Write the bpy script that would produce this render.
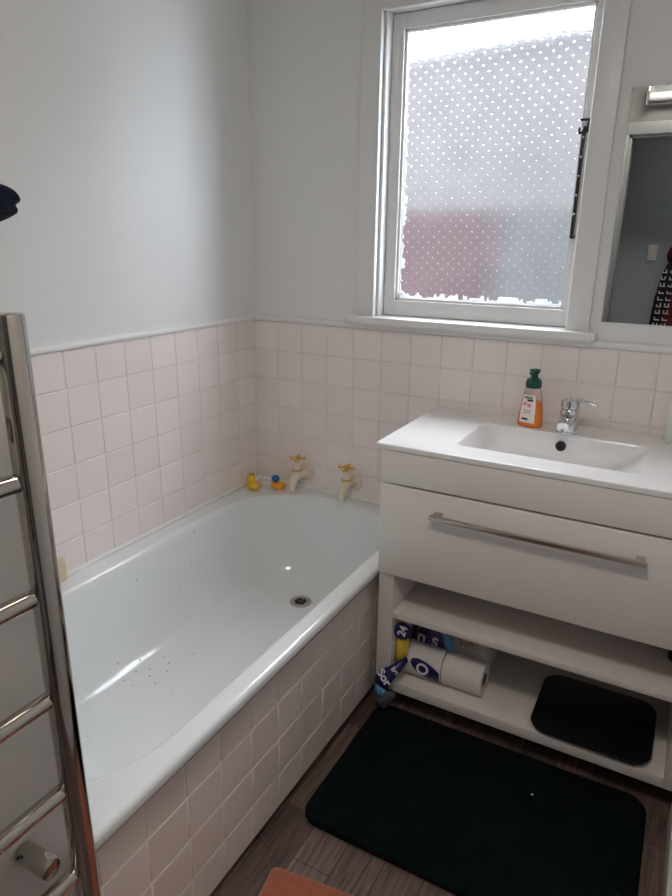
import bpy, bmesh, math, random
from mathutils import Vector, Matrix
from mathutils.bvhtree import BVHTree
random.seed(7)
SC = bpy.context.scene
COL = SC.collection
for o in list(bpy.data.objects):
    bpy.data.objects.remove(o)

# ------------------------------------------------------------------ camera
cam_d = bpy.data.cameras.new('camera')
cam = bpy.data.objects.new('camera', cam_d); COL.objects.link(cam)
F_PX = 647.28
cam_d.sensor_fit = 'VERTICAL'; cam_d.sensor_height = 36.0; cam_d.lens = F_PX / 896 * 36.0
cam_d.clip_start = 0.02; cam_d.clip_end = 200
YAW, PIT, ROL = -0.5027, 0.30892, 0.01314
rt = Vector((math.cos(YAW), -math.sin(YAW), 0))
fw = Vector((math.sin(YAW) * math.cos(PIT), math.cos(YAW) * math.cos(PIT), -math.sin(PIT)))
up = rt.cross(fw)
rt, up = math.cos(ROL) * rt + math.sin(ROL) * up, -math.sin(ROL) * rt + math.cos(ROL) * up
mw = Matrix((rt, up, -fw)).transposed().to_4x4()
mw.translation = Vector((1.4804, -2.0356, 1.4020))
cam.matrix_world = mw
SC.camera = cam

# ------------------------------------------------------------------ world, light, exposure
SKY = 40.0
world = bpy.data.worlds.new('world'); SC.world = world
world.use_nodes = True
wn = world.node_tree.nodes; wl = world.node_tree.links
bg = wn['Background']
tc = wn.new('ShaderNodeTexCoord'); sep = wn.new('ShaderNodeSeparateXYZ')
ramp = wn.new('ShaderNodeValToRGB')
wl.new(tc.outputs['Generated'], sep.inputs[0]); wl.new(sep.outputs['Z'], ramp.inputs[0])
ramp.color_ramp.elements[0].position = 0.0; ramp.color_ramp.elements[0].color = (0.80, 0.90, 1.0, 1)
ramp.color_ramp.elements[1].position = 0.6; ramp.color_ramp.elements[1].color = (0.92, 0.96, 1.0, 1)
wl.new(ramp.outputs[0], bg.inputs[0]); bg.inputs[1].default_value = SKY
# sampling guide for the daylight that enters by the window (gives no light of its own)
pd = bpy.data.lights.new('window_portal', 'AREA'); pd.shape = 'RECTANGLE'; pd.size = 0.56; pd.size_y = 0.82
pd.cycles.is_portal = True
po = bpy.data.objects.new('window_portal', pd); COL.objects.link(po)
po.location = (0.84, 0.075, 1.61); po.rotation_euler = (-math.pi / 2, 0, 0)
# small unseen fill light added under the hall ceiling
hd = bpy.data.lights.new('hall_fill', 'AREA'); hd.shape = 'DISK'; hd.size = 0.3; hd.energy = 1.2; hd.color = (1.0, 0.93, 0.85)
ho = bpy.data.objects.new('hall_fill', hd); COL.objects.link(ho); ho.location = (1.6, -2.75, 2.36)
# unseen fill light added under the ceiling to brighten faces turned from the window
cd = bpy.data.lights.new('ceiling_fill', 'AREA'); cd.shape = 'DISK'; cd.size = 0.36; cd.energy = 8.5; cd.color = (1.0, 0.90, 0.80)
co = bpy.data.objects.new('ceiling_fill', cd); COL.objects.link(co); co.location = (1.22, -1.80, 2.39)
vs = SC.view_settings
vs.view_transform = 'Standard'; vs.look = 'None'; vs.gamma = 1.0; vs.use_curve_mapping = False
vs.exposure = 0.2
SC.display_settings.display_device = 'sRGB'
SC.cycles.max_bounces = 14; SC.cycles.diffuse_bounces = 8; SC.cycles.transmission_bounces = 8
SC.cycles.transparent_max_bounces = 12; SC.cycles.glossy_bounces = 6
SC.cycles.sample_clamp_indirect = 6.0
SC.cycles.use_denoising = True
SC.cycles.blur_glossy = 0.5

# ------------------------------------------------------------------ materials
def srgb(r, g, b):
    f = lambda c: (c / 255 / 12.92) if c / 255 <= 0.04045 else ((c / 255 + 0.055) / 1.055) ** 2.4
    return (f(r), f(g), f(b), 1)

def mat(name, col, rough=0.5, metal=0.0, var=0.0, vscale=8.0, bump=0.0, bscale=60.0, spec=0.5, coat=0.0, island=0.0, sheen=0.0, trans=0.0, ior=1.45):
    m = bpy.data.materials.new(name); m.use_nodes = True
    nt = m.node_tree; b = nt.nodes['Principled BSDF']
    b.inputs['Roughness'].default_value = rough; b.inputs['Metallic'].default_value = metal
    b.inputs['Specular IOR Level'].default_value = spec; b.inputs['Coat Weight'].default_value = coat
    b.inputs['Coat Roughness'].default_value = 0.08
    b.inputs['Transmission Weight'].default_value = trans; b.inputs['IOR'].default_value = ior
    if sheen: b.inputs['Sheen Weight'].default_value = sheen
    t = nt.nodes.new('ShaderNodeTexCoord')
    if len(col) == 3: col = (*col, 1)
    b.inputs['Base Color'].default_value = col
    last = None
    if var > 0:
        n = nt.nodes.new('ShaderNodeTexNoise'); n.inputs['Scale'].default_value = vscale; n.inputs['Detail'].default_value = 4
        nt.links.new(t.outputs['Object'], n.inputs['Vector'])
        mx = nt.nodes.new('ShaderNodeMix'); mx.data_type = 'RGBA'
        lo = tuple(c * (1 - var) for c in col[:3]) + (1,); hi = tuple(min(1, c * (1 + var)) for c in col[:3]) + (1,)
        mx.inputs['A'].default_value = lo; mx.inputs['B'].default_value = hi
        nt.links.new(n.outputs['Fac'], mx.inputs['Factor']); last = mx.outputs['Result']
    if island > 0:
        g = nt.nodes.new('ShaderNodeNewGeometry')
        mr = nt.nodes.new('ShaderNodeMapRange'); mr.inputs['To Min'].default_value = 1 - island; mr.inputs['To Max'].default_value = 1 + island * .4
        nt.links.new(g.outputs['Random Per Island'], mr.inputs['Value'])
        mu = nt.nodes.new('ShaderNodeMix'); mu.data_type = 'RGBA'; mu.blend_type = 'MULTIPLY'; mu.inputs['Factor'].default_value = 1
        if last: nt.links.new(last, mu.inputs['A'])
        else: mu.inputs['A'].default_value = col
        nt.links.new(mr.outputs['Result'], mu.inputs['B']); last = mu.outputs['Result']
    if last: nt.links.new(last, b.inputs['Base Color'])
    if bump > 0:
        n2 = nt.nodes.new('ShaderNodeTexNoise'); n2.inputs['Scale'].default_value = bscale; n2.inputs['Detail'].default_value = 3
        nt.links.new(t.outputs['Object'], n2.inputs['Vector'])
        bp = nt.nodes.new('ShaderNodeBump'); bp.inputs['Strength'].default_value = bump; bp.inputs['Distance'].default_value = 0.004
        nt.links.new(n2.outputs['Fac'], bp.inputs['Height']); nt.links.new(bp.outputs[0], b.inputs['Normal'])
    return m

M = {}
M['paint'] = mat('wall_paint', (0.75, 0.755, 0.75), .55, var=.02, vscale=2, bump=.05, bscale=90)
M['paint_grey'] = mat('partition_paint', (0.60, 0.575, 0.55), .5, var=.02, vscale=2, bump=.05, bscale=90)
M['ceil'] = mat('ceiling_paint', (0.72, 0.72, 0.70), .7, var=.02, vscale=2)
M['paint_dim'] = mat('shaded_wall_paint', (0.20, 0.20, 0.197), .6, var=.02, vscale=2)  # shade on the doorway wall is put into this darker colour
M['hall'] = mat('hall_paint', (0.40, 0.45, 0.48), .6, var=.02, vscale=2)
M['joinery'] = mat('joinery_gloss', (0.75, 0.75, 0.745), .32, var=.02, vscale=3, bump=.04, bscale=40)
M['casing'] = mat('grey_gloss_casing', (0.25, 0.265, 0.27), .4, var=.02, vscale=3)
M['tile'] = mat('glazed_tile', (0.83, 0.765, 0.74), .16, island=.045, var=.02, vscale=3, bump=.03, bscale=14, spec=.5)
M['tile_apron'] = mat('glazed_apron_tile', (0.80, 0.72, 0.68), .14, island=.05, var=.02, vscale=3, bump=.03, bscale=14, spec=.5)
M['grout'] = mat('grout', (0.72, 0.665, 0.64), .8, var=.12, vscale=6)
M['grout_light'] = mat('grout_light', (0.80, 0.74, 0.68), .8, var=.08, vscale=6)
M['enamel'] = mat('bath_enamel', (0.74, 0.775, 0.785), .12, var=.015, vscale=4, spec=.5, coat=.3)
M['sealant'] = mat('sealant', (0.78, 0.78, 0.77), .35, var=.05, vscale=30)
M['steel'] = mat('polished_steel', (0.50, 0.465, 0.43), .07, metal=1, var=.03, vscale=30)
M['brushed'] = mat('brushed_nickel', (0.52, 0.47, 0.42), .28, metal=1, var=.06, vscale=60)
M['chrome'] = mat('chrome', (0.70, 0.71, 0.72), .07, metal=1, var=.02, vscale=30)
M['brass'] = mat('gold_plate', (0.74, 0.50, 0.16), .2, metal=1, var=.1, vscale=60)
M['cream'] = mat('cream_enamel', (0.72, 0.62, 0.51), .25, var=.04, vscale=20, spec=.5)
M['cab'] = mat('cabinet_lacquer', (0.76, 0.73, 0.71), .30, var=.012, vscale=4, spec=.5)
M['shelfm'] = mat('cabinet_board', (0.74, 0.70, 0.67), .45, var=.03, vscale=6, bump=.03, bscale=30)
M['ceramic'] = mat('white_ceramic', (0.80, 0.79, 0.79), .1, var=.01, vscale=4, spec=.5, coat=.3)
M['dark'] = mat('shadow_gap', (0.02, 0.018, 0.017), .8, var=.2, vscale=20)
M['black'] = mat('black_plastic', (0.012, 0.012, 0.013), .35, var=.1, vscale=40)
M['blackglass'] = mat('black_glass', (0.006, 0.006, 0.008), .06, var=.1, vscale=20)
M['stayblack'] = mat('black_stay_metal', (0.015, 0.016, 0.02), .4, var=.1, vscale=50)
M['yellow'] = mat('yellow_rubber', (0.80, 0.55, 0.03), .35, var=.05, vscale=40)
M['orange'] = mat('orange_rubber', (0.85, 0.36, 0.02), .35, var=.05, vscale=40)
M['blue'] = mat('blue_rubber', (0.01, 0.16, 0.46), .35, var=.05, vscale=40)
M['redm'] = mat('red_rubber', (0.45, 0.06, 0.05), .4, var=.05, vscale=40)
M['green'] = mat('dark_green_plastic', (0.005, 0.06, 0.045), .25, var=.08, vscale=40)
M['pink'] = mat('pink_print', (0.80, 0.22, 0.36), .5, var=.1, vscale=40)
M['leaf'] = mat('green_print', (0.14, 0.30, 0.10), .5, var=.3, vscale=90)
M['paperlabel'] = mat('label_paper', (0.80, 0.74, 0.70), .5, var=.03, vscale=40)
M['inkdark'] = mat('dark_ink', (0.02, 0.02, 0.05), .5, var=.05, vscale=40)
M['soapbar'] = mat('soap', (0.62, 0.53, 0.36), .45, var=.06, vscale=30)
M['whiteplastic'] = mat('white_plastic', (0.74, 0.76, 0.70), .3, var=.02, vscale=20)
M['navy'] = mat('navy_print', (0.018, 0.014, 0.10), .28, var=.1, vscale=20, bump=.25, bscale=50)
M['purple'] = mat('purple_print', (0.05, 0.022, 0.12), .28, var=.1, vscale=20, bump=.25, bscale=50)
M['skyblue'] = mat('light_blue_print', (0.10, 0.34, 0.60), .28, var=.1, vscale=20, bump=.25, bscale=50)
M['yprint'] = mat('yellow_print', (0.72, 0.50, 0.05), .3, var=.08, vscale=20, bump=.25, bscale=50)
M['film'] = mat('white_film', (0.70, 0.67, 0.66), .25, var=.04, vscale=16, bump=.4, bscale=35)
M['clearfilm'] = mat('grey_clear_film', (0.10, 0.10, 0.115), .15, var=.25, vscale=30, bump=.5, bscale=40)
M['tissue'] = mat('tissue_paper', (0.76, 0.72, 0.69), .9, var=.03, vscale=30, bump=.3, bscale=160)
M['card'] = mat('cardboard_core', (0.10, 0.07, 0.05), .9, var=.1, vscale=30)
M['print_white'] = mat('white_print', (0.80, 0.80, 0.84), .4, var=.02, vscale=30)
M['print_red'] = mat('red_brown_print', (0.42, 0.22, 0.17), .5, var=.05, vscale=30)
M['terracotta'] = mat('terracotta_pile', (0.36, 0.10, 0.045), .95, var=.3, vscale=220, bump=.9, bscale=420, sheen=.3)
M['matgreen'] = mat('dark_green_pile', (0.0042, 0.0090, 0.0092), .95, var=.45, vscale=14, bump=.9, bscale=260, spec=.06)
M['navycloth'] = mat('navy_cloth', (0.004, 0.006, 0.016), .8, var=.3, vscale=60, bump=.5, bscale=200, spec=.15)
M['greycloth'] = mat('grey_green_cloth', (0.16, 0.17, 0.15), .85, var=.3, vscale=60, bump=.5, bscale=200)
M['maroon'] = mat('maroon_cloth', (0.11, 0.012, 0.018), .85, var=.2, vscale=30, bump=.4, bscale=150)
M['blackcloth'] = mat('black_cloth', (0.012, 0.012, 0.015), .85, var=.2, vscale=30, bump=.4, bscale=150)
M['speck'] = mat('dirt_fleck', (0.33, 0.325, 0.31), .8, var=.3, vscale=60)
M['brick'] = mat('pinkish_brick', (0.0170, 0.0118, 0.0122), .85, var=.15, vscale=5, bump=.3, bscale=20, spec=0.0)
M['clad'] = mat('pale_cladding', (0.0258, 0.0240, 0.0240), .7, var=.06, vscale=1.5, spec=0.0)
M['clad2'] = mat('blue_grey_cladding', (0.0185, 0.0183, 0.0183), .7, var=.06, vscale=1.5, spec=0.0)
M['ground'] = mat('concrete_path', (0.30, 0.29, 0.28), .9, var=.1, vscale=3)

def floor_mat():
    m = bpy.data.materials.new('vinyl_planks'); m.use_nodes = True
    nt = m.node_tree; b = nt.nodes['Principled BSDF']; L = nt.links.new
    t = nt.nodes.new('ShaderNodeTexCoord')
    mp = nt.nodes.new('ShaderNodeMapping'); mp.inputs['Rotation'].default_value = (0, 0, math.pi / 2)
    mp.inputs['Location'].default_value = (0.31, 0.045, 0)
    L(t.outputs['Object'], mp.inputs[0])
    br = nt.nodes.new('ShaderNodeTexBrick')
    br.inputs['Color1'].default_value = (0.082, 0.054, 0.048, 1); br.inputs['Color2'].default_value = (0.175, 0.120, 0.105, 1)
    br.inputs['Mortar'].default_value = (0.045, 0.032, 0.028, 1)
    br.inputs['Scale'].default_value = 1; br.inputs['Brick Width'].default_value = .34; br.inputs['Row Height'].default_value = .098
    br.inputs['Mortar Size'].default_value = .0012; br.inputs['Mortar Smooth'].default_value = .3; br.offset = .37
    L(mp.outputs[0], br.inputs['Vector'])
    mp2 = nt.nodes.new('ShaderNodeMapping'); mp2.inputs['Scale'].default_value = (60, 4.0, 1)
    L(t.outputs['Object'], mp2.inputs[0])
    n = nt.nodes.new('ShaderNodeTexNoise'); n.inputs['Scale'].default_value = 1.6; n.inputs['Detail'].default_value = 6; n.inputs['Distortion'].default_value = 1.1
    L(mp2.outputs[0], n.inputs['Vector'])
    mr = nt.nodes.new('ShaderNodeMapRange'); mr.inputs['From Min'].default_value = .3; mr.inputs['From Max'].default_value = .7; mr.inputs['To Min'].default_value = .5; mr.inputs['To Max'].default_value = 1.4
    L(n.outputs['Fac'], mr.inputs['Value'])
    mu = nt.nodes.new('ShaderNodeMix'); mu.data_type = 'RGBA'; mu.blend_type = 'MULTIPLY'; mu.inputs['Factor'].default_value = 1
    L(br.outputs['Color'], mu.inputs['A']); L(mr.outputs['Result'], mu.inputs['B'])
    L(mu.outputs['Result'], b.inputs['Base Color'])
    b.inputs['Roughness'].default_value = .42; b.inputs['Specular IOR Level'].default_value = .25
    bp = nt.nodes.new('ShaderNodeBump'); bp.inputs['Strength'].default_value = .25; bp.inputs['Distance'].default_value = .002
    L(n.outputs['Fac'], bp.inputs['Height']); L(bp.outputs[0], b.inputs['Normal'])
    return m
M['floor'] = floor_mat()

def glass_mat():
    """obscure window glass: rough refraction with a staggered grid of small raised dots"""
    m = bpy.data.materials.new('obscure_glass'); m.use_nodes = True
    nt = m.node_tree; L = nt.links.new
    for n in list(nt.nodes): nt.nodes.remove(n)
    N = nt.nodes.new
    out = N('ShaderNodeOutputMaterial'); t = N('ShaderNodeTexCoord')
    def math_(op, a, b=None):
        x = N('ShaderNodeMath'); x.operation = op
        for i, v in enumerate((a, b)):
            if v is None: continue
            if isinstance(v, (int, float)): x.inputs[i].default_value = v
            else: L(v, x.inputs[i])
        return x.outputs[0]
    sp = N('ShaderNodeSeparateXYZ'); L(t.outputs['Object'], sp.inputs[0])
    X, Z = sp.outputs['X'], sp.outputs['Z']
    def dots(px, pz, ox, oz, rad):
        u = math_('SUBTRACT', math_('FRACT', math_('ADD', math_('DIVIDE', X, px), ox)), .5)
        v = math_('SUBTRACT', math_('FRACT', math_('ADD', math_('DIVIDE', Z, pz), oz)), .5)
        u = math_('MULTIPLY', u, px); v = math_('MULTIPLY', v, pz)
        d = math_('SQRT', math_('ADD', math_('MULTIPLY', u, u), math_('MULTIPLY', v, v)))
        mr = N('ShaderNodeMapRange'); mr.interpolation_type = 'SMOOTHSTEP'
        mr.inputs['From Min'].default_value = rad; mr.inputs['From Max'].default_value = rad * .35
        L(d, mr.inputs['Value']); return mr.outputs['Result']
    d = math_('MAXIMUM', dots(.036, .033, 0, 0, .0034), dots(.036, .033, .5, .5, .0034))
    n1 = N('ShaderNodeTexNoise'); n1.inputs['Scale'].default_value = 190; L(t.outputs['Object'], n1.inputs['Vector'])
    n2 = N('ShaderNodeTexNoise'); n2.inputs['Scale'].default_value = 9; n2.inputs['Detail'].default_value = 4; L(t.outputs['Object'], n2.inputs['Vector'])
    h = math_('ADD', math_('MULTIPLY', d, .55), math_('MULTIPLY', n1.outputs['Fac'], .10))
    bp = N('ShaderNodeBump'); bp.inputs['Strength'].default_value = 1.0; bp.inputs['Distance'].default_value = .006; L(h, bp.inputs['Height'])
    rf = N('ShaderNodeBsdfRefraction'); rf.distribution = 'BECKMANN'; rf.inputs['IOR'].default_value = 1.22; rf.inputs['Roughness'].default_value = .34
    
    rc = N('ShaderNodeMix'); rc.data_type = 'RGBA'; rc.inputs['A'].default_value = (.66, .67, .70, 1); rc.inputs['B'].default_value = (1, 1, 1, 1)
    L(n2.outputs['Fac'], rc.inputs['Factor']); L(rc.outputs['Result'], rf.inputs['Color'])
    L(bp.outputs[0], rf.inputs['Normal'])
    tl = N('ShaderNodeBsdfTranslucent')
    cr = N('ShaderNodeMix'); cr.data_type = 'RGBA'; cr.inputs['A'].default_value = (.50, .51, .54, 1); cr.inputs['B'].default_value = (.62, .63, .66, 1)
    L(n2.outputs['Fac'], cr.inputs['Factor']); L(cr.outputs['Result'], tl.inputs['Color'])
    tr = N('ShaderNodeBsdfTransparent'); tr.inputs['Color'].default_value = (.95, .96, 1, 1)
    m1 = N('ShaderNodeMixShader'); m1.inputs[0].default_value = .05; L(rf.outputs[0], m1.inputs[1]); L(tl.outputs[0], m1.inputs[2])
    fac = math_('ADD', .006, math_('MULTIPLY', d, .05)); L(fac, m1.inputs[0])
    m2 = N('ShaderNodeMixShader'); m2.inputs[0].default_value = .24; L(m1.outputs[0], m2.inputs[1]); L(tr.outputs[0], m2.inputs[2])
    gl = N('ShaderNodeBsdfGlossy'); gl.inputs['Roughness'].default_value = .12; L(bp.outputs[0], gl.inputs['Normal'])
    m3 = N('ShaderNodeMixShader'); m3.inputs[0].default_value = .04; L(m2.outputs[0], m3.inputs[1]); L(gl.outputs[0], m3.inputs[2])
    L(m3.outputs[0], out.inputs['Surface'])
    return m
M['glass'] = glass_mat()

def putty_mat():
    m = bpy.data.materials.new('translucent_glass_edge'); m.use_nodes = True
    nt = m.node_tree; b = nt.nodes['Principled BSDF']; L = nt.links.new
    b.inputs['Base Color'].default_value = (.85, .85, .83, 1); b.inputs['Roughness'].default_value = .4
    out = nt.nodes['Material Output']
    tl = nt.nodes.new('ShaderNodeBsdfTranslucent'); tl.inputs['Color'].default_value = (.85, .87, .88, 1)
    mx = nt.nodes.new('ShaderNodeMixShader'); mx.inputs[0].default_value = .75
    L(b.outputs[0], mx.inputs[1]); L(tl.outputs[0], mx.inputs[2]); L(mx.outputs[0], out.inputs['Surface'])
    return m
M['putty'] = putty_mat()

def bottle_mat():
    return mat('clear_plastic', (0.92, 0.80, 0.74), .12, var=.01, trans=.75, ior=1.3)
M['clearplastic'] = bottle_mat()
M['liquid'] = mat('orange_liquid_soap', (0.80, 0.22, 0.03), .12, var=.03, trans=.15, ior=1.35)
M['mirror'] = mat('mirror_silver', (0.80, 0.83, 0.83), .004, metal=1)

# ------------------------------------------------------------------ mesh helpers
def obj(name, bm, m, parent=None, smooth=35, loc=None):
    me = bpy.data.meshes.new(name)
    bmesh.ops.recalc_face_normals(bm, faces=bm.faces)
    bm.to_mesh(me); bm.free()
    ms = m if isinstance(m, (list, tuple)) else [m]
    for x in ms: me.materials.append(x)
    if smooth:
        me.shade_smooth()
        try: me.set_sharp_from_angle(angle=math.radians(smooth))
        except Exception: pass
    o = bpy.data.objects.new(name, me); COL.objects.link(o)
    if parent: o.parent = parent
    if loc: o.location = loc
    return o

def tag(o, label, cat, group=None, kind=None):
    o['label'] = label; o['category'] = cat
    if group: o['group'] = group
    if kind: o['kind'] = kind
    return o

def thing(name, label, cat, loc=(0, 0, 0), rotz=0, group=None):
    o = bpy.data.objects.new(name, None); COL.objects.link(o); o.empty_display_size = .05
    o.location = loc; o.rotation_euler = (0, 0, rotz)
    return tag(o, label, cat, group)

def struct(o, label=None, cat=None):
    o['kind'] = 'structure'
    if label: o['label'] = label
    if cat: o['category'] = cat
    return o

def box(bm, x0, x1, y0, y1, z0, z1, bev=0.0, seg=2, mi=0):
    b2 = bmesh.new()
    bmesh.ops.create_cube(b2, size=1)
    for v in b2.verts:
        v.co = Vector(((x0 + x1) / 2 + v.co.x * (x1 - x0), (y0 + y1) / 2 + v.co.y * (y1 - y0), (z0 + z1) / 2 + v.co.z * (z1 - z0)))
    if bev > 0: bmesh.ops.bevel(b2, geom=list(b2.edges), offset=bev, segments=seg, affect='EDGES', profile=.5)
    for f in b2.faces: f.material_index = mi
    join(bm, b2)
    return bm

def join(bm, b2, mtx=None):
    if mtx is not None: bmesh.ops.transform(b2, matrix=mtx, verts=b2.verts)
    me = bpy.data.meshes.new('tmp'); b2.to_mesh(me); b2.free(); bm.from_mesh(me); bpy.data.meshes.remove(me)

def boxobj(name, dims, m, parent=None, bev=0.0, seg=2):
    bm = bmesh.new(); box(bm, *dims, bev=bev, seg=seg)
    return obj(name, bm, m, parent, smooth=35 if bev else 0)

def loft(bm, loops, cap0=False, cap1=False, closed=True, mi=0):
    vs = [[bm.verts.new(p) for p in lp] for lp in loops]
    n = len(loops[0])
    for a, b in zip(vs[:-1], vs[1:]):
        for i in range(n if closed else n - 1):
            j = (i + 1) % n
            try:
                f = bm.faces.new((a[i], a[j], b[j], b[i])); f.material_index = mi
            except ValueError: pass
    if cap0: bm.faces.new(list(reversed(vs[0]))).material_index = mi
    if cap1: bm.faces.new(vs[-1]).material_index = mi
    return vs

def lathe(bm, prof, seg=32, mtx=None, sx=1, sy=1, cap=True, mi=0):
    """prof: (radius, height) list, turned about Z"""
    b2 = bmesh.new()
    loops = [[(max(r, 1e-5) * sx * math.cos(2 * math.pi * k / seg), max(r, 1e-5) * sy * math.sin(2 * math.pi * k / seg), z) for k in range(seg)] for r, z in prof]
    loft(b2, loops, cap, cap, mi=mi)
    join(bm, b2, mtx)
    return bm

def frame_to(p, d):
    """matrix taking +Z to direction d at p"""
    q = Vector((0, 0, 1)).rotation_difference(Vector(d).normalized())
    return Matrix.Translation(Vector(p)) @ q.to_matrix().to_4x4()

def rod(bm, a, b, r, seg=24, rnd=0.0, mi=0):
    a, b = Vector(a), Vector(b); L = (b - a).length
    prof = [(r, 0), (r, L)] if not rnd else [(r - rnd, 0), (r - rnd * .3, rnd * .3), (r, rnd), (r, L - rnd), (r - rnd * .3, L - rnd * .3), (r - rnd, L)]
    return lathe(bm, prof, seg, frame_to(a, b - a), mi=mi)

def tube(bm, pts, rad, seg=16, mi=0):
    """swept tube through points, rad is a number or list"""
    P = [Vector(p) for p in pts]; n = len(P)
    R = rad if isinstance(rad, (list, tuple)) else [rad] * n
    loops = []
    prev = None
    for i in range(n):
        t = (P[min(i + 1, n - 1)] - P[max(i - 1, 0)]).normalized()
        if prev is None:
            ref = Vector((0, 0, 1)) if abs(t.z) < .9 else Vector((1, 0, 0))
            u = t.cross(ref).normalized()
        else:
            u = (prev - t * prev.dot(t)).normalized()
        prev = u; v = t.cross(u)
        loops.append([P[i] + R[i] * (u * math.cos(2 * math.pi * k / seg) + v * math.sin(2 * math.pi * k / seg)) for k in range(seg)])
    loft(bm, loops, True, True, mi=mi)
    return bm

def ellipsoid(bm, c, r, seg=24, rings=14, mtx=None, mi=0):
    b2 = bmesh.new(); bmesh.ops.create_uvsphere(b2, u_segments=seg, v_segments=rings, radius=1)
    m4 = Matrix.Translation(Vector(c)) @ (mtx or Matrix.Identity(4)) @ Matrix.Diagonal((*r, 1))
    for f in b2.faces: f.material_index = mi
    join(bm, b2, m4)
    return bm

def rrect(x0, x1, y0, y1, r, n=8):
    pts = []
    for cx, cy, a0 in ((x1 - r, y1 - r, 0), (x0 + r, y1 - r, 90), (x0 + r, y0 + r, 180), (x1 - r, y0 + r, 270)):
        for k in range(n + 1):
            a = math.radians(a0 + 90 * k / n); pts.append((cx + r * math.cos(a), cy + r * math.sin(a)))
    return pts

def text_bm(s, size, mtx, depth=0.0006, bold=0.0):
    cu = bpy.data.curves.new('t', 'FONT'); cu.body = s; cu.size = size; cu.extrude = depth; cu.offset = bold
    cu.align_x = 'CENTER'; cu.align_y = 'CENTER'
    to = bpy.data.objects.new('t', cu); COL.objects.link(to)
    bpy.context.view_layer.update()
    me = bpy.data.meshes.new_from_object(to.evaluated_get(bpy.context.evaluated_depsgraph_get()))
    bm = bmesh.new(); bm.from_mesh(me); bmesh.ops.transform(bm, matrix=mtx, verts=bm.verts)
    bpy.data.objects.remove(to); bpy.data.curves.remove(cu); bpy.data.meshes.remove(me)
    return bm

def face_mtx(origin, right, upv):
    r = Vector(right).normalized(); u = Vector(upv); u = (u - r * u.dot(r)).normalized(); n = r.cross(u)
    m = Matrix((r, u, n)).transposed().to_4x4(); m.translation = Vector(origin)
    return m

# ------------------------------------------------------------------ room shell
RX = 1.628      # right wall
YF = -2.32      # wall with the doorway, behind the camera
PITCH = 0.108
ZT = 1.1178
H = 2.42
struct(boxobj('floor', (-.12, 2.6, -3.4, .12, -.06, 0), M['floor']))
struct(boxobj('ceiling', (-.12, 2.6, -3.4, .14, H, H + .06), M['ceil']))
struct(boxobj('wall_left', (-.12, 0, -1.55, .14, 0, H), M['paint']))
struct(boxobj('wall_right', (RX, RX + .1, YF, .14, 0, H), M['paint']))
# partition at the foot of the bath
struct(boxobj('wall_partition', (-.12, .74, YF + .0005, -1.548, 0, H), M['paint_grey'], bev=.003))
# window wall with an opening
OX0, OX1, OZ0, OZ1 = .518, 1.142, 1.15, 2.072
bm = bmesh.new()
box(bm, 0, OX0, 0, .14, 0, H); box(bm, OX1, RX, 0, .14, 0, H)
box(bm, OX0, OX1, 0, .14, 0, OZ0); box(bm, OX0, OX1, 0, .14, OZ1, H)
struct(obj('wall_back', bm, M['paint'], smooth=0))
# wall with doorway, behind the camera
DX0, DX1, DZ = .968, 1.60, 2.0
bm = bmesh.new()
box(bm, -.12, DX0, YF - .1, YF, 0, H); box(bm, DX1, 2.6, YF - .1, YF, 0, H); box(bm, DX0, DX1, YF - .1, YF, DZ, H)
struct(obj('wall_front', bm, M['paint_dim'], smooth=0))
bm = bmesh.new()   # door casing
box(bm, DX0 - .055, DX0 + .004, YF, YF + .018, 0, DZ + .055, .003); box(bm, DX1 - .004, DX1 + .022, YF, YF + .018, 0, DZ + .055, .003)
box(bm, DX0 - .055, DX1 + .022, YF, YF + .02, DZ - .004, DZ + .06, .003)
box(bm, DX0, DX0 + .018, YF - .1, YF, 0, DZ, .002); box(bm, DX1 - .018, DX1, YF - .1, YF, 0, DZ, .002); box(bm, DX0, DX1, YF - .1, YF, DZ - .018, DZ, .002)
struct(obj('door_1', bm, M['casing']))
struct(boxobj('wall_hall', (-.1, 2.6, -3.24, -3.14, 0, H), M['hall']))
struct(boxobj('wall_hall_side', (2.5, 2.6, -3.14, YF - .1, 0, H), M['hall']))
struct(boxobj('wall_hall_end', (-.1, 0, -3.14, YF - .1, 0, H), M['hall']))
bm = bmesh.new()
box(bm, RX - .016, RX, YF, -.50, 0, .095, .004)
struct(obj('baseboard_right', bm, M['joinery']))

# ------------------------------------------------------------------ wall tiles
def tiles(name, axis, plane, u0, u1, z0, z1, uoff, zoff, parent, m, gm, sign, thick=.007, grout=.0026, skip=()):
    """tile panel on a wall; axis 'y' = wall at x=plane, axis 'x' = wall at y=plane; sign = direction the face looks"""
    bm = bmesh.new()
    def put(a0, a1, c0, c1, d, mi, bev):
        p0, p1 = sorted((plane, plane + sign * d))
        if axis == 'y': box(bm, p0, p1, a0, a1, c0, c1, bev, 1, mi)
        else: box(bm, a0, a1, p0, p1, c0, c1, bev, 1, mi)
    put(u0, u1, z0, z1, thick - .0018, 1, 0)
    n0 = math.floor((u0 - uoff) / PITCH) - 1; n1 = math.ceil((u1 - uoff) / PITCH) + 1
    k0 = math.floor((z0 - zoff) / PITCH) - 1; k1 = math.ceil((z1 - zoff) / PITCH) + 1
    for n in range(n0, n1):
        for k in range(k0, k1):
            a0 = max(u0, uoff + n * PITCH + grout / 2); a1 = min(u1, uoff + (n + 1) * PITCH - grout / 2)
            c0 = max(z0, zoff + k * PITCH + grout / 2); c1 = min(z1, zoff + (k + 1) * PITCH - grout / 2)
            if a1 - a0 < .006 or c1 - c0 < .006: continue
            j = random.uniform(-.0004, .0004)
            put(a0, a1, c0, c1, thick + j, 0, .0018)
    return obj(name, bm, [m, gm], parent, smooth=40)

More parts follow.
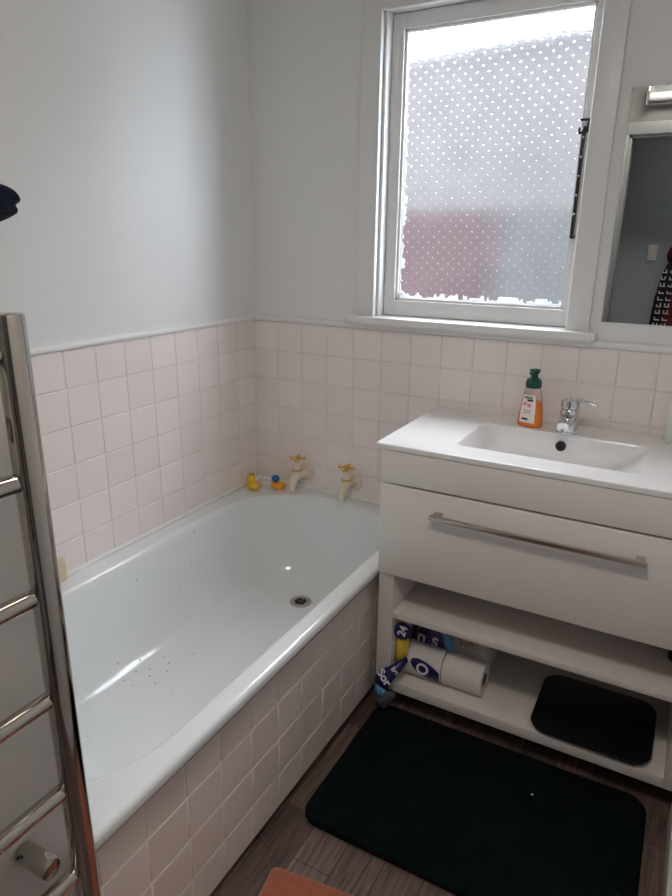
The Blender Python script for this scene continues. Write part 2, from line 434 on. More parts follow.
wl_ = bpy.data.objects['wall_left']; wb_ = bpy.data.objects['wall_back']
tiles('tile_panel', 'y', 0, -1.548, -.007, .40, ZT, -.0164, ZT, wl_, M['tile'], M['grout'], 1)
tiles('tile_panel', 'x', 0, .0, RX, .40, ZT, -.0008, ZT - .003, wb_, M['tile'], M['grout'], -1)
# cap moulding above the tiles
def cap(name, axis, u0, u1):
    prof = [(0, ZT - .001), (.013, ZT - .001), (.015, ZT + .004), (.015, ZT + .010), (.011, ZT + .016), (.004, ZT + .019), (0, ZT + .019)]
    bm = bmesh.new()
    L = []
    for u in (u0, u1):
        L.append([((d, u, z) if axis == 'y' else (u, -d, z)) for d, z in prof])
    loft(bm, L, True, True)
    return struct(obj(name, bm, M['joinery'], smooth=50))
cap('trim_1', 'y', -1.548, 0); cap('trim_2', 'x', 0, RX)

# ------------------------------------------------------------------ window
win = thing('window_1', 'white timber window with obscure dotted glass above the vanity', 'window'); win['kind'] = 'structure'
def architrave():
    bm = bmesh.new()
    def strip(x0, x1, z0, z1):
        box(bm, x0, x1, -.020, 0, z0, z1, .004)
    strip(.443, .512, 1.16, 2.135); strip(1.140, 1.204, 1.16, 2.135)
    box(bm, .512, 1.140, -.0195, 0, 2.060, 2.135, .004)
    # inner beads of the left and top casing
    box(bm, .503, .512, -.026, -.018, 1.16, 2.068, .003); box(bm, .503, 1.15, -.026, -.018, 2.058, 2.067, .003)
    return bm
obj('architrave', architrave(), M['joinery'], win)
bm = bmesh.new()   # jamb lining
box(bm, .515, .523, -.006, .12, 1.15, 2.072, .002); box(bm, 1.136, 1.144, -.006, .12, 1.15, 2.072, .002); box(bm, .515, 1.144, -.006, .12, 2.062, 2.074, .002)
box(bm, .515, 1.144, .0, .14, 1.145, 1.162, .002)
obj('jamb', bm, M['joinery'], win)
bm = bmesh.new()   # sill board
box(bm, .416, 1.228, -.052, .03, 1.137, 1.161, .005)
box(bm, .43, 1.215, -.022, 0, 1.128, 1.138, .003)
obj('sill', bm, M['joinery'], win)
sash = bmesh.new()
SY0, SY1 = .030, .068
SL, SR, SB, ST = .524, 1.136, 1.164, 2.060
GL, GR, GB, GT = .571, 1.108, 1.222, 2.010
box(sash, SL, GL - .008, SY0, SY1, SB, ST, .003); box(sash, GR + .008, SR, SY0, SY1, SB, ST, .003)
box(sash, GL - .009, GR + .009, SY0, SY1, SB, GB - .008, .003); box(sash, GL - .009, GR + .009, SY0, SY1, GT + .008, ST, .003)
so = obj('sash', sash, M['joinery'], win)
bead = bmesh.new()
box(bead, GL - .010, GL, SY0 + .008, SY1 - .012, GB - .01, GT + .01, .002); box(bead, GR, GR + .010, SY0 + .008, SY1 - .012, GB - .01, GT + .01, .002)
box(bead, GL - .01, GR + .01, SY0 + .008, SY1 - .012, GB - .010, GB, .002); box(bead, GL - .01, GR + .01, SY0 + .008, SY1 - .012, GT, GT + .010, .002)
obj('glazing_bead', bead, M['joinery'], so)
gp = bmesh.new(); YG = .0525
vs_ = [gp.verts.new(p) for p in ((GL - .008, YG, GB - .008), (GR + .008, YG, GB - .008), (GR + .008, YG, GT + .008), (GL - .008, YG, GT + .008))]
gp.faces.new(vs_)
obj('glass_pane', gp, M['glass'], win, smooth=0)
# ragged bright edge where the sealant meets the patterned glass
def ragged():
    bm = bmesh.new(); y0, y1 = .0470, .0515
    def strip(a0, a1, fix, amp, horiz, sgn):
        n = int(abs(a1 - a0) / .0035)
        rnd = random.Random(5 if horiz else 9)
        h = .4; pa = None
        for i in range(n + 1):
            a = a0 + (a1 - a0) * i / n
            if rnd.random() < .35: h = rnd.choice((.12, .3, .5, .75, 1.0))
            hh = amp * (h + .12 * rnd.random())
            lo = [(a, y0, fix), (a, y0, fix + sgn * hh), (a, y1, fix + sgn * hh), (a, y1, fix)] if horiz else [(fix, y0, a), (fix + sgn * hh, y0, a), (fix + sgn * hh, y1, a), (fix, y1, a)]
            cur = [bm.verts.new(p) for p in lo]
            if pa:
                for k in range(4): bm.faces.new((pa[k], pa[(k + 1) % 4], cur[(k + 1) % 4], cur[k]))
            pa = cur
    strip(GL, GR, GB, .018, True, 1)
    strip(GB, GT - .26, GL, .015, False, 1)
    return bm
obj('sealant_edge', ragged(), M['putty'], win, smooth=0)
st = thing('window_stay', 'black metal casement stay on the right side of the window sash', 'window stay', (1.121, .022, 1.43))
bm = bmesh.new(); box(bm, -.006, .004, -.004, .004, .0, .275, .0015)
obj('bar', bm, M['stayblack'], st)
for k in range(5):
    bm = bmesh.new(); lathe(bm, [(.0035, 0), (.0035, .006), (.001, .007)], 10, frame_to((-.001, -.003, .055 + k * .05), (0, -1, 0))); obj('peg', bm, M['chrome'], st)
bm = bmesh.new()
box(bm, -.014, .012, -.006, .002, .297, .303, .001); box(bm, .006, .012, -.006, .002, .27, .303, .001)
box(bm, -.016, -.004, -.006, .002, .264, .270, .001); box(bm, -.016, -.011, -.006, .002, .264, .282, .001); box(bm, -.004, .008, -.004, .008, .268, .284, .001)
obj('bracket', bm, M['stayblack'], st)
bm = bmesh.new(); rod(bm, (0, .008, -.006), (0, -.012, -.006), .007, 14, .002); box(bm, -.006, .004, -.012, .0, -.004, .05, .002)
obj('pivot_catch', bm, M['stayblack'], st)

# ------------------------------------------------------------------ outside the window
ho_ = thing('neighbour_house', 'pale house wall with pinkish brick base blurred beyond the window glass', 'house', (0, 1.75, -.4))
Y0 = 0
bm = bmesh.new(); box(bm, -4.5, 3.2, Y0, Y0 + .25, 1.98, 2.92)
obj('cladding', bm, M['clad'], ho_)
bm = bmesh.new(); box(bm, -4.5, .33, Y0 - .02, Y0 + .25, 0, 1.98); obj('brick_base', bm, M['brick'], ho_, smooth=0)
bm = bmesh.new(); box(bm, .33, 3.2, Y0 - .015, Y0 + .25, 0, 1.98); obj('lower_wall', bm, M['clad2'], ho_, smooth=0)
bm = bmesh.new(); tube(bm, [(-4.5, Y0 - .03, 2.95), (3.2, Y0 - .03, 2.95)], .05, 12); obj('gutter', bm, M['clad'], ho_)
struct(boxobj('ground', (-6, 5, .14, 6, -.45, -.4), M['ground']))

# ------------------------------------------------------------------ bathtub
TX0, TX1, TY0, TY1, TZ = .008, .757, -1.546, -.008, .476
CX, NP = .392, 120
def outline(a0, a1, yh, rh, yf, rf, nh, nf, z):
    """a0/a1: left and right reach from CX; head end at yh+rh, foot end at yf-rf"""
    P = []
    for k in range(NP):
        t = 2 * math.pi * k / NP
        c, s = math.cos(t), math.sin(t)
        if s >= 0:
            e = 2 / nh; y = yh + rh * abs(s) ** e
        else:
            e = 2 / nf; y = yf - rf * abs(s) ** e
        x = CX + (a1 if c >= 0 else -a0) * abs(c) ** e
        P.append((x, y, z))
    return P
def rect_loop(x0, x1, y0, y1, z, src):
    cy = (y0 + y1) / 2; P = []
    for (x, y, _) in src:
        dx, dy = x - CX, y - cy
        s = min(((x1 - CX) if dx > 0 else (CX - x0)) / max(abs(dx), 1e-6), ((y1 - y0) / 2) / max(abs(dy), 1e-6))
        P.append([CX + dx * s, cy + dy * s, z])
    for cx_, cy_ in ((x0, y0), (x0, y1), (x1, y0), (x1, y1)):
        i = min(range(len(P)), key=lambda i: (P[i][0] - cx_) ** 2 + (P[i][1] - cy_) ** 2)
        P[i] = [cx_, cy_, z]
    return [tuple(p) for p in P]
def inner(d, dh, df, z, zf=0, nh=2.3, nf=3.6):
    P = outline(.312 - d, .312 - d, -.38, .316 - dh, -1.15, .345 - df, nh, nf, z)
    return [(x, y, zz + zf * max(0, min(1, (-y - .35) / .9))) for x, y, zz in P]
I0 = inner(-.012, -.012, -.012, TZ)
loops = [
    rect_loop(TX0 + .02, TX1 - .012, TY0, TY1, .443, I0),
    rect_loop(TX0, TX1, TY0, TY1, .445, I0),
    rect_loop(TX0, TX1 + .0015, TY0, TY1, .455, I0),
    rect_loop(TX0, TX1 + .001, TY0, TY1, .465, I0),
    rect_loop(TX0, TX1 - .001, TY0, TY1, .4705, I0),
    rect_loop(TX0, TX1 - .005, TY0, TY1, .4745, I0),
    rect_loop(TX0 + .001, TX1 - .011, TY0 + .001, TY1 - .001, TZ, I0),
    rect_loop(TX0 + .003, TX1 - .016, TY0 + .003, TY1 - .003, TZ + .0003, I0),
    inner(-.012, -.012, -.012, TZ),
    inner(-.007, -.007, -.007, TZ - .0004),
    inner(-.003, -.003, -.003, TZ - .002),
    inner(.001, .001, .001, TZ - .006),
    inner(.004, .003, .005, TZ - .012),
    inner(.010, .007, .012, TZ - .026),
    inner(.020, .016, .035, TZ - .07),
    inner(.034, .030, .075, TZ - .13),
    inner(.050, .046, .125, TZ - .19),
    inner(.066, .062, .170, TZ - .235, .003),
    inner(.086, .084, .205, TZ - .268, .008),
    inner(.110, .110, .235, TZ - .290, .013, 2.4, 3),
    inner(.140, .140, .262, TZ - .302, .018, 2.4, 3),
    inner(.180, .180, .290, TZ - .308, .020, 2.4, 3),
    inner(.240, .24, .315, TZ - .310, .022, 2.2, 2.6),
]
tub = thing('bathtub', 'white enamelled bath built in along the left wall', 'bathtub', (.38, -.78, 0))
bm = bmesh.new(); loft(bm, loops, False, True)
bmesh.ops.translate(bm, verts=bm.verts, vec=(-.38, .78, 0))
shell = obj('shell', bm, M['enamel'], tub, smooth=75)
wn_ = shell.modifiers.new('weighted', 'WEIGHTED_NORMAL'); wn_.keep_sharp = True; wn_.weight = 60
bvh_bm = bmesh.new(); bvh_bm.from_mesh(shell.data); bmesh.ops.translate(bvh_bm, verts=bvh_bm.verts, vec=(.38, -.78, 0))
bmesh.ops.triangulate(bvh_bm, faces=bvh_bm.faces)
BV = BVHTree.FromBMesh(bvh_bm)
def drop(x, y):
    h = BV.ray_cast(Vector((x, y, .9)), Vector((0, 0, -1)))
    return h[0], h[1]
# waste outlet
DXY = (.388, -.298)
dp, dn = drop(*DXY)
bm = bmesh.new()
lathe(bm, [(.039, -.002), (.040, .001), (.037, .003), (.026, .0025), (.023, .0005), (.019, -.004)], 32, cap=False)
dr = obj('drain_ring', bm, M['brushed'], tub, loc=(DXY[0] - .38, DXY[1] + .78, dp.z + .0008))
bm = bmesh.new(); lathe(bm, [(.0205, 0), (.0205, .0016), (.001, .0012)], 28)
obj('drain_hole', bm, M['dark'], dr)
bm = bmesh.new()
for k in range(3): box(bm, -.017, .017, -.0012, .0012, .0012, .0028); 
b2 = bmesh.new(); box(b2, -.0012, .0012, -.017, .017, .0012, .0028); join(bm, b2)
obj('drain_grate', bm, M['brushed'], dr, smooth=0)
# sealant bead between rim and tiles
bm = bmesh.new()
tube(bm, [(.010, -1.545, .481), (.010, -.02, .481)], .0075, 10); tube(bm, [(.01, -.011, .481), (.76, -.011, .481)], .0075, 10)
struct(obj('trim_3', bm, M['sealant']))
# flecks of debris in the bath
bm = bmesh.new()
FL = []
rr = random.Random(12)
def fleck(x, y, r):
    p, n = drop(x, y)
    if p is None: return
    b2 = bmesh.new()
    k = rr.randint(5, 7)
    loop = [Vector((r * rr.uniform(.6, 1.2) * math.cos(2 * math.pi * i / k), r * rr.uniform(.5, 1.1) * math.sin(2 * math.pi * i / k), .0006)) for i in range(k)]
    lo = [Vector((v.x, v.y, -.0004)) for v in loop]
    loft(b2, [lo, loop], False, True)
    join(bm, b2, frame_to(p + n * .0006, n if n.z > 0 else -n))
for x, y in ((.33, -1.04), (.35, -1.06), (.37, -1.03), (.385, -1.05), (.40, -1.00), (.415, -1.03), (.345, -1.10), (.31, -1.09), (.42, -1.07), (.375, -1.10), (.36, -.98), (.43, -.94)):
    fleck(x - .15 + rr.uniform(-.01, .01), (y + 1.03) * 1.3 - .86 + rr.uniform(-.015, .015), rr.uniform(.0022, .0042))
for _ in range(34):
    fleck(rr.uniform(.15, .62), rr.uniform(-1.38, -.25), rr.uniform(.001, .0026))
for x, y in ((.11, -.55), (.125, -.63), (.10, -.78), (.60, -.33), (.53, -.15), (.09, -.5)):
    fleck(x, y, .003)
tag(obj('bath_debris', bm, M['speck'], smooth=0), 'scattered small grey flecks of dirt on the bottom of the bath', 'debris', kind='stuff')
# tiled front
ap = boxobj('tiled_bath_front', (.68, .728, -1.546, -.02, .025, .442), M['grout_light'])
tag(ap, 'cream tiled front closing in the side of the bath', 'bath front')
tiles('tile_facing', 'y', .728, -1.546, -.02,   .027, .4445, -1.3944, .342, ap, M['tile_apron'], M['grout_light'], 1, thick=.012)
struct(boxobj('trim_4', (.62, .650, -1.546, -.02, 0, .03), M['dark']))

# ------------------------------------------------------------------ bath taps
def bath_tap(x, label, rot):
    """pillar of cream enamel with a gold cross handle, standing out from the wall"""
    z = .545
    t = thing('bath_tap', label, 'tap', (x, -.008, z), 0, 'cream and gold bath taps')
    bm = bmesh.new()
    lathe(bm, [(.031, 0), (.0335, .003), (.0325, .007), (.026, .010), (.018, .014)], 32, frame_to((0, 0, 0), (0, -1, 0)))
    obj('wall_flange', bm, M['cream'], t)
    bm = bmesh.new()
    tube(bm, [(0, -.006, 0), (0, -.03, .002), (0, -.05, .005), (0, -.066, .006), (0, -.082, .002), (0, -.096, -.010), (0, -.104, -.024), (0, -.107, -.036)],
         [.0165, .0165, .0175, .0185, .017, .0145, .0135, .0138], 20)
    lathe(bm, [(.0135, 0), (.0145, .003), (.0145, .009), (.012, .011)], 20, frame_to((0, -.106, -.031), (0, -.1, -1)))
    lathe(bm, [(.0165, 0), (.0165, .012), (.014, .016)], 20, Matrix.Translation((0, -.066, .010)))
    obj('spout', bm, M['cream'], t)
    bm = bmesh.new(); lathe(bm, [(.0165, 0), (.0185, .002), (.0185, .005), (.0165, .007)], 24, Matrix.Translation((0, -.066, .025)))
    obj('gold_ring', bm, M['brass'], t)
    bm = bmesh.new(); lathe(bm, [(.0155, 0), (.0165, .006), (.014, .016), (.010, .026), (.0085, .031)], 24, Matrix.Translation((0, -.066, .031)))
    obj('bonnet', bm, M['cream'], t)
    hd_ = bmesh.new()
    lathe(hd_, [(.006, 0), (.0065, .006), (.011, .009), (.0125, .013), (.0115, .019), (.007, .023), (.001, .0245)], 24)
    for k in range(4):
        a = rot + k * math.pi / 2
        d = Vector((math.cos(a), math.sin(a), 0))
        lathe(hd_, [(.0045, .008), (.0045, .018), (.006, .021), (.0072, .025), (.0066, .030), (.004, .033), (.001, .0338)], 14, frame_to((0, 0, .014), d))
    obj('cross_handle', hd_, M['brass'], t, loc=(0, -.066, .061))
    return t
bath_tap(.236, 'left cream and gold bath tap, nearest the rubber ducks', .35)
bath_tap(.446, 'right cream and gold bath tap, nearest the vanity', .1)

# ------------------------------------------------------------------ bath toys and soap
def duck(name, label, x, y, rz, body_m, head_m, crest, sc_):
    t = thing(name, label, 'toy', (x, y, TZ + .0005), rz, 'rubber ducks on the bath rim'); t.scale = (sc_, sc_, sc_)
    bm = bmesh.new()
    # body: boat-shaped with raised tail
    loops = []
    for i in range(13):
        s = i / 12; xx = -.026 + .052 * s
        w = .019 * math.sin(math.pi * min(1, .06 + s * .88)) ** .55
        top = .020 + .012 * max(0, (.28 - s) / .28) ** 1.2 - .003 * max(0, (s - .75) / .25)
        loops.append([(xx, w * math.cos(a) if True else 0, max(0.0, (top * .5) + (top * .5) * math.sin(a))) for a in [2 * math.pi * k / 18 for k in range(18)]])
    loft(bm, loops, True, True)
    obj('body', bm, body_m, t, smooth=80)
    bm = bmesh.new(); ellipsoid(bm, (.010, 0, .030), (.0135, .0128, .0125)); hd = obj('head', bm, head_m, t, smooth=80)
    bm = bmesh.new(); ellipsoid(bm, (.0245, 0, .028), (.007, .006, .0022)); obj('beak', bm, M['orange'] if head_m is not M['blue'] else M['yellow'], hd, smooth=80)
    for s in (-1, 1):
        bm = bmesh.new(); ellipsoid(bm, (.0195, s * .0068, .033), (.0022, .0022, .0028), 10, 8); obj('eye', bm, M['inkdark'], hd, smooth=80)
        bm = bmesh.new(); ellipsoid(bm, (-.008, s * .0165, .0135), (.012, .0045, .0065)); obj('wing', bm, body_m, t, smooth=80)
    if crest:
        for s in (-.006, 0, .006):
            bm = bmesh.new(); box(bm, .004, .010, s - .0012, s + .0012, .036, .0455, .0008); obj('crest_stripe', bm, M['redm'], hd)
        bm = bmesh.new(); ellipsoid(bm, (-.026, 0, .026), (.005, .004, .004)); obj('tail_tip', bm, M['pink'], t, smooth=80)
    return t
duck('rubber_duck', 'yellow rubber duck with dark red stripes on its head, in the bath corner', .058, -.118, 2.7, M['yellow'], M['yellow'], True, 1.30)
duck('rubber_duck', 'orange rubber duck with a blue head, beside the left bath tap', .138, -.066, 2.8, M['orange'], M['blue'], False, 1.22)
bm = bmesh.new(); box(bm, .012, .028, -1.000, -.964, TZ, TZ + .070, .005, 3)
tag(obj('soap_bar', bm, M['soapbar']), 'beige soap bar standing on end on the bath rim by the left wall', 'soap')

# ------------------------------------------------------------------ vanity
VX0, VX1, VY = .773, RX - .004, -.474
va = thing('vanity_cabinet', 'white wall-to-wall vanity cabinet with one drawer over open shelves', 'cabinet', (1.2, -.24, 0))
def vp(name, dims, m, bev=.0015, parent=None):
    x0, x1, y0, y1, z0, z1 = dims
    return boxobj(name, (x0 - 1.2, x1 - 1.2, y0 + .24, y1 + .24, z0, z1), m, parent or va, bev)
vp('side_panel', (VX0, .821, VY, -.009, .079, .855), M['cab'])
vp('side_panel', (1.586, VX1, VY, -.009, .079, .855), M['cab'])
vp('back_panel', (.821, 1.586, -.026, -.009, .079, .855), M['shelfm'])
vp('shelf', (.8205, 1.5865, VY + .002, -.025, .333, .353), M['shelfm'])
vp('bottom_shelf', (.8205, 1.5865, VY, -.025, .079, .112), M['shelfm'])
vp('drawer_floor', (.8205, 1.5865, VY + .02, -.025, .486, .50), M['shelfm'])
vp('fascia', (VX0, VX1, VY - .009, VY + .012, .7645, .8575), M['cab'])
vp('kickboard', (VX0, VX1, -.372, -.352, .0, .08), M['dark'])
dw = vp('drawer', (VX0, VX1 - .002, VY - .011, VY + .008, .482, .7585), M['cab'], .002)
bm = bmesh.new()
HY = VY - .040
box(bm, .932 - 1.2, 1.466 - 1.2, HY - .006 + .24, HY + .006 + .24, .694, .706, .001)
for x in (.948, 1.450): box(bm, x - .011 - 1.2, x + .011 - 1.2, HY + .004 + .24, VY - .011 + .24, .693, .707, .001)
obj('handle', bm, M['brushed'], dw)

# basin top
ba = thing('washbasin', 'white ceramic basin top with a rectangular bowl on the vanity', 'basin', (1.19, -.24, .858))
BX0, BX1, BY0, BY1 = .753, RX - .001, -.486, -.0075
bx0, bx1, by0, by1 = .950, 1.415, -.392, -.132
zt = .876
bm = bmesh.new()
n = 10
def rr_loop(x0, x1, y0, y1, r, z): return [(x - 1.19, y + .24, z - .858) for x, y in rrect(x0, x1, y0, y1, r, n)]
loops = [rr_loop(BX0 + .006, BX1, BY0 + .006, BY1, .003, .858), rr_loop(BX0 + .001, BX1, BY0 + .001, BY1, .004, .860), rr_loop(BX0, BX1, BY0, BY1, .004, zt - .004), rr_loop(BX0 + .003, BX1, BY0 + .003, BY1, .004, zt),
         rr_loop(bx0 - .004, bx1 + .004, by0 - .004, by1 + .004, .03, zt), rr_loop(bx0, bx1, by0, by1, .028, zt - .002), rr_loop(bx0 + .004, bx1 - .004, by0 + .003, by1 - .003, .026, zt - .010),
         rr_loop(bx0 + .022, bx1 - .050, by0 + .010, by1 - .012, .026, zt - .060), rr_loop(bx0 + .040, bx1 - .085, by0 + .018, by1 - .020, .03, zt - .085),
         rr_loop(bx0 + .07, bx1 - .12, by0 + .035, by1 - .035, .03, zt - .097), rr_loop(bx0 + .12, bx1 - .17, by0 + .09, by1 - .09, .02, zt - .100)]
loft(bm, loops, False, True)
bb = obj('basin_bowl', bm, M['ceramic'], ba, smooth=60)
wn_ = bb.modifiers.new('weighted', 'WEIGHTED_NORMAL'); wn_.keep_sharp = True; wn_.weight = 60
# overflow ring on the back slope of the bowl
ofc = Vector((1.186 - 1.19, by1 - .0098 + .24, zt - .034 - .858)); ofn = Vector((0, -1, .18))
bm = bmesh.new(); lathe(bm, [(.0140, -.004), (.0150, .001), (.0135, .003), (.0100, .0025), (.0088, -.001)], 28, frame_to(ofc, ofn), cap=False)
ov = obj('overflow_ring', bm, M['black'], ba)
bm = bmesh.new(); lathe(bm, [(.009, -.003), (.009, .0004), (.0005, .0006)], 24, frame_to(ofc, ofn)); obj('overflow_hole', bm, M['dark'], ov)
bm = bmesh.new(); lathe(bm, [(.030, .0), (.030, .003), (.022, .006), (.001, .007)], 28, Matrix.Translation((-.005, -.02, zt - .100 - .858))); obj('waste', bm, M['chrome'], ba)

# basin mixer
mx = thing('basin_mixer', 'chrome lever mixer tap standing behind the basin', 'tap', (1.193, -.100, zt))
bm = bmesh.new(); lathe(bm, [(.031, 0), (.031, .004), (.0285, .007), (.0275, .03), (.0265, .066), (.024, .070)], 32); obj('body', bm, M['chrome'], mx)
bm = bmesh.new()
lp = []
for (y, z, w, h) in ((-.012, .044, .020, .016), (-.05, .041, .018, .014), (-.078, .037, .0165, .0125), (-.090, .035, .016, .012)):
    lp.append([(w * math.copysign(abs(math.cos(a)) ** .6, math.cos(a)), y, z + h * math.copysign(abs(math.sin(a)) ** .6, math.sin(a))) for a in [2 * math.pi * k / 20 for k in range(20)]])
loft(bm, lp, True, True); sp_ = obj('spout', bm, M['chrome'], mx)
bm = bmesh.new(); lathe(bm, [(.0115, 0), (.0125, .003), (.0125, .012), (.010, .014)], 20, frame_to((0, -.078, .030), (0, -.2, -1))); obj('aerator', bm, M['chrome'], sp_)
bm = bmesh.new(); lathe(bm, [(.0245, .072), (.0270, .075), (.0270, .090), (.024, .097), (.014, .101), (.001, .102)], 32)
lv = obj('lever_cap', bm, M['chrome'], mx)
bm = bmesh.new(); lp = []
for (x, z, w, h) in ((-.004, .098, .016, .0065), (.02, .101, .015, .006), (.045, .099, .011, .0045), (.066, .094, .009, .0038), (.076, .091, .0075, .0036)):
    lp.append([(x, w * math.cos(a), z + h * math.sin(a)) for a in [2 * math.pi * k / 16 for k in range(16)]])
loft(bm, lp, True, True)
bmesh.ops.transform(bm, matrix=Matrix.Rotation(math.radians(-12), 4, 'Z'), verts=bm.verts)
obj('lever', bm, M['chrome'], mx, smooth=60)

# soap bottle
sb = thing('soap_bottle', 'orange liquid hand soap bottle with dark green pump beside the tap', 'soap bottle', (1.080, -.088, zt), math.radians(-14))
def ell(a, b, z, p=2.6, k=36): return [(a * math.copysign(abs(math.cos(2 * math.pi * i / k)) ** (2 / p), math.cos(2 * math.pi * i / k)), b * math.copysign(abs(math.sin(2 * math.pi * i / k)) ** (2 / p), math.sin(2 * math.pi * i / k)), z) for i in range(k)]
PROF = [(.036, .022, 0), (.0385, .0245, .003), (.0385, .0245, .012), (.0355, .023, .045), (.031, .0215, .078), (.0265, .0205, .100), (.0235, .0200, .112), (.0205, .0195, .120)]
bm = bmesh.new(); loft(bm, [ell(a - .001, b - .001, z + .0008) for a, b, z in PROF[:5]], True, True); liq = obj('liquid', bm, M['liquid'], sb, smooth=60)
bm = bmesh.new(); loft(bm, [ell(a, b, z) for a, b, z in PROF[4:]], False, True); obj('bottle_shoulder', bm, M['clearplastic'], sb, smooth=60)
bm = bmesh.new()
lp = []
for z, hw in ((.014, .024), (.045, .0235), (.075, .0215), (.098, .018)):
    # interpolate the body profile for the label surface
    for (a0, b0, z0), (a1, b1, z1) in zip(PROF[:-1], PROF[1:]):
        if z0 <= z <= z1:
            f = (z - z0) / (z1 - z0); a = a0 + (a1 - a0) * f; b = b0 + (b1 - b0) * f
    row = []
    for i in range(13):
        x = -hw + 2 * hw * i / 12
        y = -b * (1 - min(.999, abs(x) / a) ** 2.6) ** (1 / 2.6)
        row.append((x, y - .0008, z))
    lp.append(row)
loft(bm, lp, closed=False)
lab = obj('label', bm, M['paperlabel'], sb, smooth=60)
def on_label(name, x0, x1, z0, z1, m, dy=.0016):
    bm = bmesh.new(); lp = []
    for z in (z0, z1):
        for (a0, b0, q0), (a1, b1, q1) in zip(PROF[:-1], PROF[1:]):
            if q0 <= z <= q1:
                f = (z - q0) / (q1 - q0); a = a0 + (a1 - a0) * f; b = b0 + (b1 - b0) * f
        lp.append([(x0 + (x1 - x0) * i / 6, -b * (1 - (abs(x0 + (x1 - x0) * i / 6) / a) ** 2.6) ** (1 / 2.6) - dy, z) for i in range(7)])
    loft(bm, lp, closed=False); return obj(name, bm, m, lab, smooth=60)
on_label('printed_mark', -.014, .012, .086, .094, M['leaf']); on_label('printed_mark', -.004, .014, .079, .085, M['green'])
on_label('printed_mark', -.016, -.004, .066, .076, M['pink']); on_label('printed_mark', -.002, .010, .062, .072, M['pink'])
on_label('printed_mark', -.016, .004, .022, .028, M['inkdark']); on_label('printed_mark', -.014, .012, .050, .0525, M['print_red']); on_label('printed_mark', -.014, .010, .043, .0452, M['print_red'])
bm = bmesh.new()
lathe(bm, [(.0215, .118), (.0235, .120), (.0235, .134), (.0205, .143), (.0125, .148), (.0105, .150), (.0105, .158)], 28)
pu = obj('pump_cap', bm, M['green'], sb)
bm = bmesh.new()
lathe(bm, [(.0095, .156), (.0125, .160), (.0155, .168), (.0160, .171), (.0150, .172), (.0085, .168), (.001, .167)], 28)
tube(bm, [(0, 0, .165), (0, -.016, .166), (0, -.026, .163)], [.006, .0055, .005], 12)
obj('pump_head', bm, M['green'], pu)
# white bottle in the corner
wbt = thing('lotion_bottle', 'white plastic bottle at the far right end of the basin top', 'bottle', (1.474, -.052, zt))
bm = bmesh.new(); lathe(bm, [(.028, 0), (.030, .003), (.030, .105), (.027, .118), (.016, .125), (.0135, .127)], 32); obj('bottle_body', bm, M['whiteplastic'], wbt)
bm = bmesh.new(); lathe(bm, [(.0145, .127), (.0145, .146), (.013, .148)], 24); obj('cap', bm, M['whiteplastic'], wbt)

# ------------------------------------------------------------------ mirror
mi_ = thing('mirror', 'frameless rectangular mirror on the wall right of the window', 'mirror', (1.43, -.004, 1.49))
bm = bmesh.new(); box(bm, -.196, .196, -.0035, .0035, -.300, .304, .0008)
obj('mirror_glass', bm, M['mirror'], mi_, smooth=0)

# ------------------------------------------------------------------ things seen in the mirror
hp = thing('strip_heater', 'white strip heater over the doorway, seen at the top of the mirror', 'heater', (1.28, YF, 2.185))
bm = bmesh.new(); box(bm, -.23, .23, 0, .05, -.05, .05, .008); obj('casing', bm, M['casing'], hp)
bm = bmesh.new(); rod(bm, (-.225, .065, -.012), (.225, .065, -.012), .022, 24, .006); obj('tube', bm, M['print_white'], hp)
for s in (-1, 1):
    bm = bmesh.new(); box(bm, s * .232 - .008, s * .232 + .008, .0, .092, -.055, .055, .006); obj('end_cap', bm, M['chrome'], hp)
sw = thing('light_switch', 'white light switch on the hall wall, seen in the mirror', 'switch', (1.124, -3.14, 1.354))
bm = bmesh.new(); box(bm, -.030, .030, 0, .009, -.052, .052, .003); obj('plate', bm, M['joinery'], sw)
bm = bmesh.new(); box(bm, -.006, .006, .008, .014, -.010, .010, .002); obj('rocker', bm, M['paperlabel'], sw)
jk = thing('hooded_jacket', 'maroon and black hooded jacket with white print hanging in the hall, seen in the mirror', 'jacket', (1.335, -3.14, .70))
def folds(rows, m, name, seg=40, amp=.008, freq=5):
    bm = bmesh.new(); lp = []
    for z, hw, d, xo in rows:
        lp.append([(xo + hw * math.cos(a), .012 + d * (.5 + .5 * math.sin(a)) + amp * math.sin(freq * a + z * 9) * max(0, math.sin(a)), z) for a in [2 * math.pi * k / seg for k in range(seg)]])
    loft(bm, lp, True, True); return obj(name, bm, m, jk, smooth=70)
folds([(0, .13, .10, .02), (.2, .13, .11, .02), (.45, .12, .11, .02), (.60, .10, .10, .01), (.66, .06, .08, 0)], M['maroon'], 'body')
folds([(.60, .105, .10, 0), (.64, .115, .12, 0), (.69, .10, .13, 0), (.72, .06, .10, 0)], M['maroon'], 'hood')
slv = folds([(-.02, .05, .09, -.105), (.15, .055, .10, -.105), (.35, .055, .11, -.095), (.52, .05, .11, -.075), (.62, .035, .09, -.05)], M['blackcloth'], 'sleeve')
folds([(-.02, .05, .09, .145), (.15, .055, .10, .145), (.35, .055, .11, .135), (.52, .05, .11, .115), (.62, .035, .09, .09)], M['blackcloth'], 'sleeve')
bm = bmesh.new(); rj = random.Random(3)
for k in range(12):
    for j in range(2):
        x = -.135 + j * .05 + .012 * (k / 12); z = .03 + k * .045
        box(bm, x, x + .034, .112, .124, z, z + .007, 0); box(bm, x, x + .007, .112, .124, z, z + rj.uniform(.012, .028), 0)
        if rj.random() < .6: box(bm, x + .022, x + .030, .112, .124, z, z + .026, 0)
obj('printed_pattern', bm, M['print_white'], slv, smooth=0)

# ------------------------------------------------------------------ things on the shelves
SHZ = .1125
